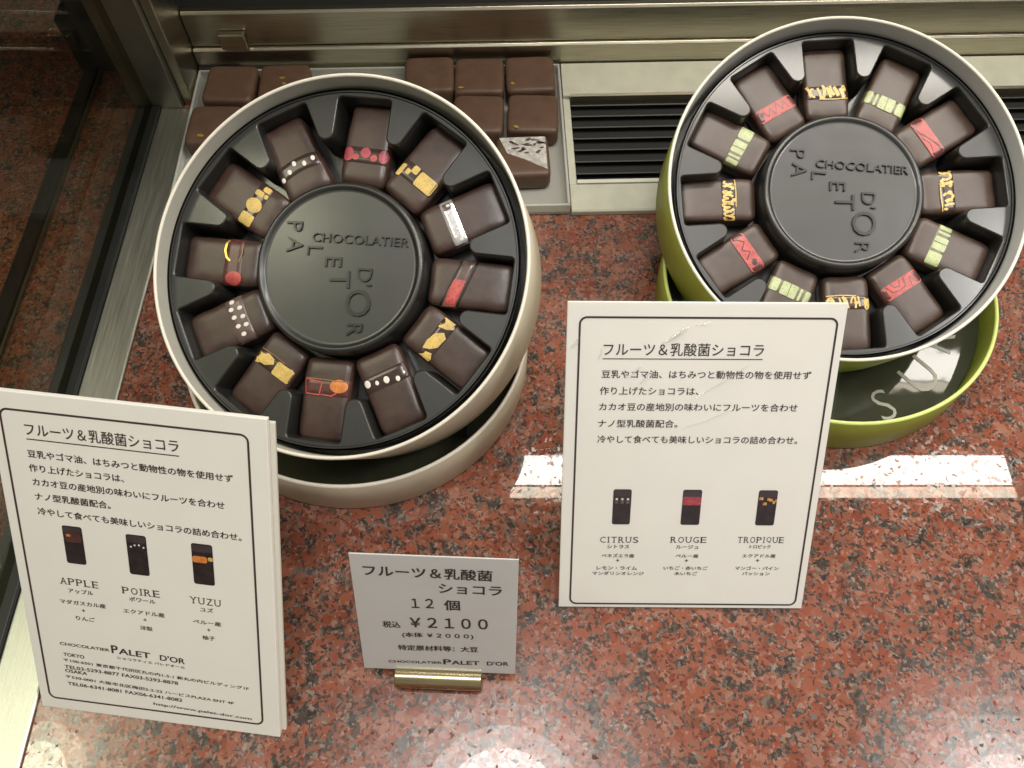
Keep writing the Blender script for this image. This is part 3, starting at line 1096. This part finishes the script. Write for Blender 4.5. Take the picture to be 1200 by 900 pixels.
# ------------------------------------------------------------------ clear tray of square chocolates at the back
t = thing('clear_tray', 'frosted clear plastic tray with square chocolates behind the cream box', 'tray')
back(t)
TX0, TX1, TY0, TY1 = -0.186, 0.0282, 0.2975, 0.4075
b = MB(); b.box((TX0, TY0, 0.0006), (TX1, TY1, 0.0022), M['acrylic']); b.build('base', t)
b = MB()
for lo, hi in (((TX0, TY0, 0.0024), (TX1, TY0 + 0.0014, 0.0075)), ((TX0, TY1 - 0.0014, 0.0024), (TX1, TY1, 0.0075)),
               ((TX0, TY0 + 0.0016, 0.0024), (TX0 + 0.0014, TY1 - 0.0016, 0.0075)), ((TX1 - 0.0014, TY0 + 0.0016, 0.0024), (TX1, TY1 - 0.0016, 0.0075))):
    b.box(lo, hi, M['acrylic_edge'])
b.build('rim', t, bevel=0.0004)
vs, fs = pillow(0.0144, 0.0147, 0.0062, 7, 12, 12, 8)
SQ = bpy.data.meshes.new('square')
SQ.from_pydata(vs, [], fs)
SQ.materials.append(M['choc_c'])
SQ.polygons.foreach_set('use_smooth', [True] * len(fs))
SQUARES = [
    (-0.1625, 0.3790, 'flakes0', 'dark square chocolate in the back left corner of the clear tray'),
    (-0.1315, 0.3800, 'flakes2', 'square chocolate with gold flakes, second from the corner post in the back row'),
    (-0.1660, 0.3460, 'flakes1', 'square chocolate with one gold flake, peeking out left of the cream box'),
    (-0.0480, 0.3865, 'flakes0', 'plain square chocolate just showing over the cream box rim'),
    (-0.0190, 0.3855, 'flakesL', 'square chocolate with a gold fleck, second from the right in the back row'),
    (0.0105, 0.3870, 'flakesM', 'square chocolate with a gold fleck at the back right corner of the tray'),
    (-0.0190, 0.3545, 'flakes0', 'plain square chocolate in the middle row, half behind the cream box rim'),
    (0.0118, 0.3550, 'flakesN', 'lighter brown square chocolate in the middle row, nearest the vent'),
    (0.0060, 0.3225, 'foil', 'square chocolate with a white and silver marbled top, front right in the tray'),
]
rq = random.Random(8)
for x, y, kind, label in SQUARES:
    t = thing('square_chocolate', label, 'chocolate', group='square chocolates in the clear tray')
    t.matrix_world = Matrix.Translation((x, y, 0.0023)) @ Matrix.Rotation(rad(rq.uniform(-2, 3)), 4, 'Z')
    o = bpy.data.objects.new('body', SQ)
    COL.objects.link(o)
    o.parent = t
    sp = {'flakes2': [(0.001, -0.003), (0.003, -0.006), (-0.001, 0.002)], 'flakes1': [(-0.005, -0.010)], 'flakesL': [(-0.010, -0.0115)],
          'flakesM': [(-0.0105, -0.009)], 'flakesN': [(-0.009, -0.0125)]}.get(kind, [])
    if sp:
        f_ = MB()
        for px, py in sp:
            q = []
            for k in range(7):
                a = k / 7 * 2 * math.pi
                rr_ = 0.0011 * rq.uniform(0.6, 1.4)
                q.append((px + rr_ * math.cos(a) * 1.5, py + rr_ * math.sin(a), 0.0125 + rq.uniform(0, 0.0003)))
            f_.add(q, [tuple(range(7))], M['gold'])
        f_.build('gold_flake', t)
    if kind == 'foil':
        f_ = MB()
        f_.add([(-0.0125, 0.0125, 0.01252), (-0.0085, 0.001, 0.01252), (0.001, -0.004, 0.01252), (0.0125, -0.0115, 0.01252), (0.0128, 0.0125, 0.01252)], [(0, 1, 2, 3, 4)], M['silver_white'])
        for k in range(16):
            px, py = rq.uniform(-0.006, 0.011), rq.uniform(-0.001, 0.011)
            w_, h_ = rq.uniform(0.0012, 0.0034), rq.uniform(0.0005, 0.0011)
            a = rq.uniform(-0.6, 0.9)
            f_.add([(px + (w_ * c_ * math.cos(a) - h_ * s_ * math.sin(a)), py + (w_ * c_ * math.sin(a) + h_ * s_ * math.cos(a)), 0.01262)
                    for c_, s_ in ((-1, 0), (-0.3, -1), (1, -0.3), (0.6, 0.7), (-0.4, 0.8))], [(0, 1, 2, 3, 4)], M['mauve'])
        f_.build('marbled_film', t)

# ------------------------------------------------------------------ cards


def card_frame(x, y, yaw, tilt, w, z0=0.0002):
    """matrix whose x runs along the card's foot, -y out of its face, z up the card; origin at the lower left corner"""
    m = Matrix.Translation((x, y, z0)) @ Matrix.Rotation(rad(yaw), 4, 'Z') @ Matrix.Rotation(rad(-tilt), 4, 'X')
    return m @ Matrix.Translation((-w / 2, 0, 0))


def border(mb, m, x0, y0, x1, y1, r, wd, lift=0.00012):
    a = rrect(x0, y0, x1, y1, r, 8)
    b_ = rrect(x0 + wd, y0 + wd, x1 - wd, y1 - wd, max(0.2, r - wd), 8)
    n = len(a)
    mb.add([(p[0] / 1000, -lift, p[1] / 1000) for p in a + b_], [(i, (i + 1) % n, n + (i + 1) % n, n + i) for i in range(n)], m)


def flat(mb, m, pts, lift=0.00012):
    mb.add([(p[0] / 1000, -lift, p[1] / 1000) for p in pts], [tuple(range(len(pts)))], m)


def info_card(mat, w, h, label, thick, ink, leg_at):
    t = thing('info_card', label, 'sign', mat=mat)
    b = MB()
    b.box((0, 0, 0), (w, thick, h), M['paper'])
    b.build('card', t, bevel=0.0003)
    if thick > 0.0015:
        b = MB()
        b.box((0.004, thick + 0.0002, 0.0), (w + 0.0016, thick + 0.0018, h - 0.0022), M['paper_side'])
        b.build('backing_board', t, bevel=0.0003)
        thick += 0.002
    # fold-out easel leg behind
    R3 = mat.to_3x3()
    up = R3 @ Vector((0, 0, 1))
    dn = (mat.inverted().to_3x3() @ Vector((0, 0, -1)))
    top = Vector((0, thick + 0.0004, leg_at))
    q = mat @ Vector((0, thick, leg_at))
    back_dir = R3 @ Vector((0, 1, 0))
    foot_w = Vector((q.x, q.y, 0.0004)) + Vector((back_dir.x, back_dir.y, 0)).normalized() * 0.028
    foot = mat.inverted() @ foot_w
    foot.x = 0
    lg_ = MB()
    wx = w * 0.30
    d = 0.0012
    vs = [(w / 2 - wx / 2, top.y, top.z), (w / 2 + wx / 2, top.y, top.z), (w / 2 + wx * 0.7, foot.y, foot.z), (w / 2 - wx * 0.7, foot.y, foot.z)]
    vs += [(x, y + d, z + d) for x, y, z in vs]
    lg_.add(vs, [(0, 1, 2, 3), (7, 6, 5, 4), (0, 4, 5, 1), (1, 5, 6, 2), (2, 6, 7, 3), (3, 7, 4, 0)], M['paper_side'])
    lg_.build('easel_leg', t)
    return t


def picture(t, mats, u0, v0, u1, v1):
    p = MB()
    flat(p, M['print_dark'], rrect(u0, v0, u1, v1, 0.9))
    o = p.build('chocolate_picture', t)
    q = MB()
    W_, H_ = u1 - u0, v1 - v0
    k = mats
    flat(p2 := MB(), M['mauve_dark'], rrect(u0 + 0.35, v0 + H_ * 0.80, u1 - 0.35, v1 - 0.4, 0.7), 0.00016)
    p2.build('printed_highlight', o)
    vt = v0 + H_ * 0.68
    if k == 'apple':
        flat(q, M['maroon'], rrect(u0 + 0.6, vt - 1.6, u1 - 0.6, vt + 2.0, 0.8), 0.00018)
        flat(q, M['orange'], rrect(u0 + 1.2, vt + 0.6, u0 + 2.8, vt + 1.6, 0.4), 0.00022)
    elif k == 'poire':
        for i, (du, dv) in enumerate(((1.2, 0), (2.6, 0.7), (4.2, 0.9), (5.8, 0.1))):
            flat(q, M['white'], rrect(u0 + du, vt + dv, u0 + du + 0.7, vt + dv + 0.7, 0.3), 0.00018)
    elif k == 'yuzu':
        flat(q, M['orange'], rrect(u0 + 0.1, vt - 2.4, u0 + W_ * 0.72, vt + 0.3, 0.9), 0.00018)
        flat(q, M['yellow'], rrect(u0 + W_ * 0.76, vt - 1.4, u1 - 0.1, vt + 0.2, 0.5), 0.00018)
    elif k == 'citrus':
        for du in (0.7, 2.9, 5.1):
            flat(q, M['mauve'], rrect(u0 + du, vt - 1.4, u0 + du + 1.4, vt + 1.4, 0.4), 0.00018)
            flat(q, M['white'], rrect(u0 + du + 0.3, vt + 0.3, u0 + du + 1.1, vt + 1.1, 0.3), 0.00022)
    elif k == 'rouge':
        flat(q, M['pink'], rrect(u0 + 0.05, vt - 1.8, u1 - 0.05, vt + 1.9, 0.7), 0.00018)
        flat(q, M['red'], rrect(u0 + 1.6, vt - 0.6, u1 - 1.6, vt + 0.4, 0.4), 0.00022)
    else:
        rr_ = random.Random(2)
        for i in range(9):
            du, dv = 0.4 + i * 0.78, rr_.uniform(-1.8, 0.8)
            flat(q, M['yellow'] if i % 2 else M['orange'], rrect(u0 + du, vt + dv, u0 + du + 0.8, vt + dv + 1.3, 0.3), 0.00018)
    q.build('band', o)


PARA = ['豆乳やゴマ油、はちみつと動物性の物を使用せず', '作り上げたショコラは、', 'カカオ豆の産地別の味わいにフルーツを合わせ', 'ナノ型乳酸菌配合。', '冷やして食べても美味しいショコラの詰め合わせ。']
HEAD = 'フルーツ＆乳酸菌ショコラ'

# right-hand card
WR, HR = 0.1002, 0.1299
mR = card_frame(0.0693, 0.0823, -0.43, 40.35, WR, 0.0010)
t = info_card(mR, WR, HR, 'white card with a framed Japanese text standing before the green box, in a clear sleeve', 0.0010, M['ink'], 0.085)
b = MB(); border(b, M['ink'], 4.3, 1.5, 97.6, 124.5, 3.0, 0.75); b.build('border_line', t)
b = MB(); write(b, M['ink'], HEAD, 13.6, 109.6, 72.0, 109.6, 4.9, 0.006)
flat(b, M['ink'], [(13.4, 108.2), (71.9, 108.3), (71.9, 108.65), (13.4, 108.55)]); b.build('heading', t)
b = MB()
for body, u0, u1, v in zip(PARA, (13.4, 13.0, 13.0, 12.9, 12.9), (90.4, 49.6, 87.1, 42.8, 88.8), (100.9, 94.3, 87.9, 81.1, 74.6)):
    write(b, M['ink'], body, u0, v, u1, v, 3.1, 0.010)
b.build('paragraph', t)
for kind, u0, u1 in (('citrus', 20.1, 27.2), ('rouge', 47.2, 54.6), ('tropique', 76.7, 84.1)):
    picture(t, kind, u0, 39.2, u1, 54.8)
b = MB()
write_serif(b, M['ink'], 'CITRUS', 15.5, 30.8, 31.4, 30.8, 2.7)
for body, u0, v, u1 in (('シトラス', 18.8, 28.2, 27.6), ('ベネズエラ産', 16.7, 24.0, 29.8), ('+', 22.6, 22.0, 23.9), ('レモン・ライム', 15.0, 18.2, 31.2), ('マンダリンオレンジ', 13.3, 15.7, 34.1)):
    write(b, M['ink'], body, u0, v, u1, v, None if body == '+' else 1.65, 0.016)
b.build('caption', t)
b = MB()
write_serif(b, M['ink'], 'ROUGE', 43.6, 31.0, 58.5, 31.0, 2.7)
for body, u0, v, u1 in (('ルージュ', 46.3, 28.3, 55.3), ('ペルー産', 46.4, 24.1, 55.6), ('+', 50.3, 22.1, 51.6), ('いちご・赤いちご', 42.0, 18.4, 59.8), ('木いちご', 46.5, 15.8, 55.8)):
    write(b, M['ink'], body, u0, v, u1, v, None if body == '+' else 1.65, 0.016)
b.build('caption', t)
b = MB()
write_serif(b, M['ink'], 'TROPIQUE', 70.3, 31.2, 89.3, 31.2, 2.7)
for body, u0, v, u1 in (('トロピック', 75.7, 28.6, 84.0), ('エクアドル産', 73.2, 24.4, 86.5), ('+', 78.9, 22.4, 80.2), ('マンゴー・パイン', 70.9, 18.6, 88.4), ('パッション', 74.0, 16.0, 85.1)):
    write(b, M['ink'], body, u0, v, u1, v, None if body == '+' else 1.65, 0.016)
b.build('caption', t)
# clear sleeve over the card with a few creases
b = MB()
NX, NY = 20, 26
vs = []
for j in range(NY + 1):
    for i in range(NX + 1):
        x, z = -0.0010 + (WR + 0.0018) * i / NX, (HR + 0.001) * j / NY
        vs.append((x, -0.0006 - 0.0004 * noise.noise(Vector((x * 45, z * 30, 3.1))), z))
b.add(vs, [(j * (NX + 1) + i, j * (NX + 1) + i + 1, (j + 1) * (NX + 1) + i + 1, (j + 1) * (NX + 1) + i) for j in range(NY) for i in range(NX)], M['sleeve'])
sl = b.build('clear_sleeve', t, smooth=180)
cz = MB()


def crease(u0, v0, u1, v1, wd):
    d = Vector((u1 - u0, 0, v1 - v0)) / 1000
    n_ = Vector((-d.z, 0, d.x)).normalized()
    vs, fs = [], []
    S, A = 14, 6
    for i in range(S + 1):
        q = i / S
        ww = wd / 1000 * math.sin(math.pi * min(max(q, 0.02), 0.98)) ** 0.6
        c = Vector((u0 / 1000, -0.0010, v0 / 1000)) + d * q + n_ * 0.0002 * math.sin(q * 9)
        for k in range(A + 1):
            a = math.pi * k / A
            vs.append(c + n_ * ww * math.cos(a) + Vector((0, -1, 0)) * ww * 0.7 * math.sin(a))
    for i in range(S):
        for k in range(A):
            p = i * (A + 1) + k
            fs.append((p, p + 1, p + A + 2, p + A + 1))
    cz.add(vs, fs, M['crease'])


for c in ((48, 93.0, 68, 107.0, 0.35), (44, 80.5, 64, 89.5, 0.35), (34, 113.5, 43, 120.5, 0.8), (37, 116, 44.5, 120.8, 0.7), (46, 121.5, 52, 122.5, 0.35), (22, 101, 28, 106, 0.6), (27.5, 98.5, 31, 103.5, 0.5), (1.5, 112, 5.0, 117, 0.6), (11.8, 108, 13.2, 113, 0.5)):
    crease(*c)
cz.build('crease', sl, smooth=60)

# left-hand card
WL, HL = 0.0952, 0.1348
mL = card_frame(-0.1364, 0.0387, -6.82, 39.07, WL)
t = info_card(mL, WL, HL, 'thick white text card with an address at its foot, standing by the steel strip', 0.0022, M['ink_brown'], 0.090)
K = M['ink_brown']
b = MB(); border(b, K, 3.6, 5.0, 89.0, 128.6, 3.0, 0.75); b.build('border_line', t)
b = MB(); write(b, K, HEAD, 11.8, 119.2, 64.8, 119.0, 4.7, 0.008)
flat(b, K, [(11.9, 117.6), (64.7, 117.5), (64.7, 117.9), (11.9, 118.0)]); b.build('heading', t)
b = MB()
for body, u0, v0, u1, v1 in zip(PARA, (11.4, 11.1, 11.5, 11.5, 11.6), (110.9, 105.4, 100.0, 94.3, 88.4), (82.7, 44.5, 79.2, 38.5, 84.5), (110.0, 105.2, 99.2, 94.0, 87.2)):
    write(b, K, body, u0, v0, u1, v1, 2.9, 0.016)
b.build('paragraph', t)
for kind, u0, v0, u1, v1 in (('apple', 19.6, 69.4, 26.8, 85.1), ('poire', 42.7, 67.9, 50.0, 84.6), ('yuzu', 66.2, 67.1, 73.8, 84.1)):
    picture(t, kind, u0, v0, u1, v1)
b = MB()
write_serif(b, K, 'APPLE', 15.5, 59.9, 30.4, 59.7, 2.9)
for body, u0, v, u1 in (('アップル', 18.3, 56.4, 27.7), ('マダガスカル産', 14.4, 51.2, 31.8), ('+', 22.4, 48.4, 23.6), ('りんご', 19.7, 44.4, 26.9)):
    write(b, K, body, u0, v, u1, v, None if body == '+' else 1.9, 0.016)
b.build('caption', t)
b = MB()
write_serif(b, K, 'POIRE', 38.6, 59.0, 53.3, 59.0, 2.9)
for body, u0, v, u1 in (('ポワール', 41.2, 56.0, 51.0), ('エクアドル産', 38.4, 50.4, 53.9), ('+', 45.7, 47.7, 46.9), ('洋梨', 44.1, 43.5, 48.7)):
    write(b, K, body, u0, v, u1, v, None if body == '+' else 1.9, 0.016)
b.build('caption', t)
b = MB()
write_serif(b, K, 'YUZU', 63.8, 58.4, 75.7, 58.2, 2.9)
for body, u0, v, u1 in (('ユズ', 67.6, 55.2, 72.4), ('ペルー産', 64.5, 49.5, 75.0), ('+', 69.6, 46.7, 70.8), ('柚子', 67.6, 42.7, 72.2)):
    write(b, K, body, u0, v, u1, v, None if body == '+' else 1.9, 0.016)
b.build('caption', t)
b = MB()
write(b, K, 'CHOCOLATIER', 11.7, 31.8, 30.9, 31.4, 1.3, 0.02)
write(b, K, 'P', 31.8, 31.0, 34.2, 31.0, 3.6, 0.02)
write(b, K, 'ALET', 34.6, 31.0, 46.6, 30.6, 2.6, 0.02)
write(b, K, "D'OR", 50.4, 30.4, 59.8, 30.0, 2.6, 0.02)
write(b, K, 'ショコラティエ パレドオール', 33.5, 28.5, 59.8, 27.7, 1.2, 0.016)
b.build('shop_name', t)
b = MB()
for body, u0, v0, u1, v1 in (('TOKYO', 12.4, 26.7, 20.5, 26.5), ('〒100-6501 東京都千代田区丸の内1-5-1 新丸の内ビルディング1F', 12.1, 24.0, 83.9, 21.4),
                             ('TEL03-5293-8877 FAX03-5293-8878', 12.1, 20.8, 56.4, 19.6), ('OSAKA', 12.0, 18.9, 20.6, 18.6),
                             ('〒530-0001 大阪市北区梅田2-2-22 ハービスPLAZA ENT 4F', 11.9, 16.0, 77.7, 13.4), ('TEL06-6341-8081 FAX06-6341-8082', 12.2, 12.7, 57.4, 11.5),
                             ('http://www.palet-dor.com', 45.8, 7.9, 84.3, 6.6)):
    write(b, K, body, u0, v0, u1, v1, 1.55, 0.018)
b.build('address', t)

# price card and its brass holder
WP, HP = 0.0589, 0.0649
YAWP = -2.26
mP = card_frame(-0.0282, 0.0561, YAWP, 26.0, WP, 0.0082)
t = thing('price_card', 'small pale grey price card reading 2100 yen, held in the brass holder', 'price card', mat=mP)
b = MB(); b.box((0, 0, 0), (WP, 0.0006, HP - 0.001), M['paper_grey']); b.build('card', t, bevel=0.0002)
k_ = M['ink']
b = MB()
write(b, k_, 'フルーツ＆乳酸菌', 4.4, 53.2, 49.8, 52.6, 5.4, 0.018)
write(b, k_, 'ショコラ', 30.8, 45.5, 53.1, 45.2, 4.8, 0.018)
b.build('heading', t)
b = MB()
write(b, k_, '１２', 20.6, 36.9, 28.6, 37.1, 5.0, 0.014)
write(b, k_, '個', 32.5, 36.3, 38.1, 36.4, 5.4, 0.022)
write(b, k_, '税込', 9.3, 25.2, 15.7, 25.3, 3.6, 0.022)
write(b, k_, '￥２１００', 19.5, 25.9, 48.2, 26.4, 5.6, 0.018)
write(b, k_, '(本体 ￥２０００)', 16.2, 19.7, 42.8, 20.2, 3.1, 0.024)
b.build('price', t)
b = MB()
write(b, k_, '特定原材料等：大豆', 14.2, 12.2, 44.5, 12.7, 3.1, 0.024)
write(b, k_, 'CHOCOLATIER', 9.9, 4.3, 30.5, 4.7, 1.4, 0.02)
write(b, k_, 'P', 31.2, 4.6, 34.0, 4.6, 3.0, 0.022)
write(b, k_, 'ALET', 34.4, 4.7, 45.0, 4.9, 2.3, 0.022)
write(b, k_, "D'OR", 48.0, 5.0, 56.2, 5.2, 2.3, 0.022)
b.build('small_print', t)
b = MB()
b.add([(-0.0004, -0.0005, -0.0015), (WP + 0.0016, -0.0005, -0.0030), (WP + 0.0016, -0.0005, HP), (-0.0004, -0.0005, HP)], [(0, 1, 2, 3)], M['sleeve'])
b.add([(WP + 0.0005, -0.0006, -0.0045), (WP - 0.012, -0.0006, -0.0042), (WP - 0.012, -0.0006, -0.0036), (WP + 0.0002, -0.0006, -0.0039), (WP + 0.0030, -0.0006, 0.0062), (WP + 0.0036, -0.0006, 0.0060)],
      [(0, 3, 2, 1), (0, 5, 4, 3)], M['crease'])
b.build('clear_sleeve', t)
mH = Matrix.Translation((-0.0286, 0.0553, 0.0002)) @ Matrix.Rotation(rad(YAWP), 4, 'Z')
t = thing('card_holder', 'short brass bar holding the price card on the granite', 'holder', mat=mH)
b = MB()
prof = []
for k in range(15):
    a = rad(-115 + 250 * k / 14)
    prof.append((-0.0016 - 0.0046 * math.cos(a) * 0.85, 0.0051 + 0.0049 * math.sin(a)))
prof = [(y, max(0.0, z)) for y, z in prof]
LB = 0.0337 / 2
b.extrude_x(prof, -LB, LB, M['brass'])
b.build('front_bar', t, smooth=40, bevel=0.0003)
b = MB(); b.extrude_x([(0.0022, 0.0), (0.0058, 0.0), (0.0078, 0.0105), (0.0056, 0.0112)], -LB, LB, M['brass']); b.build('rear_bar', t, bevel=0.0004)
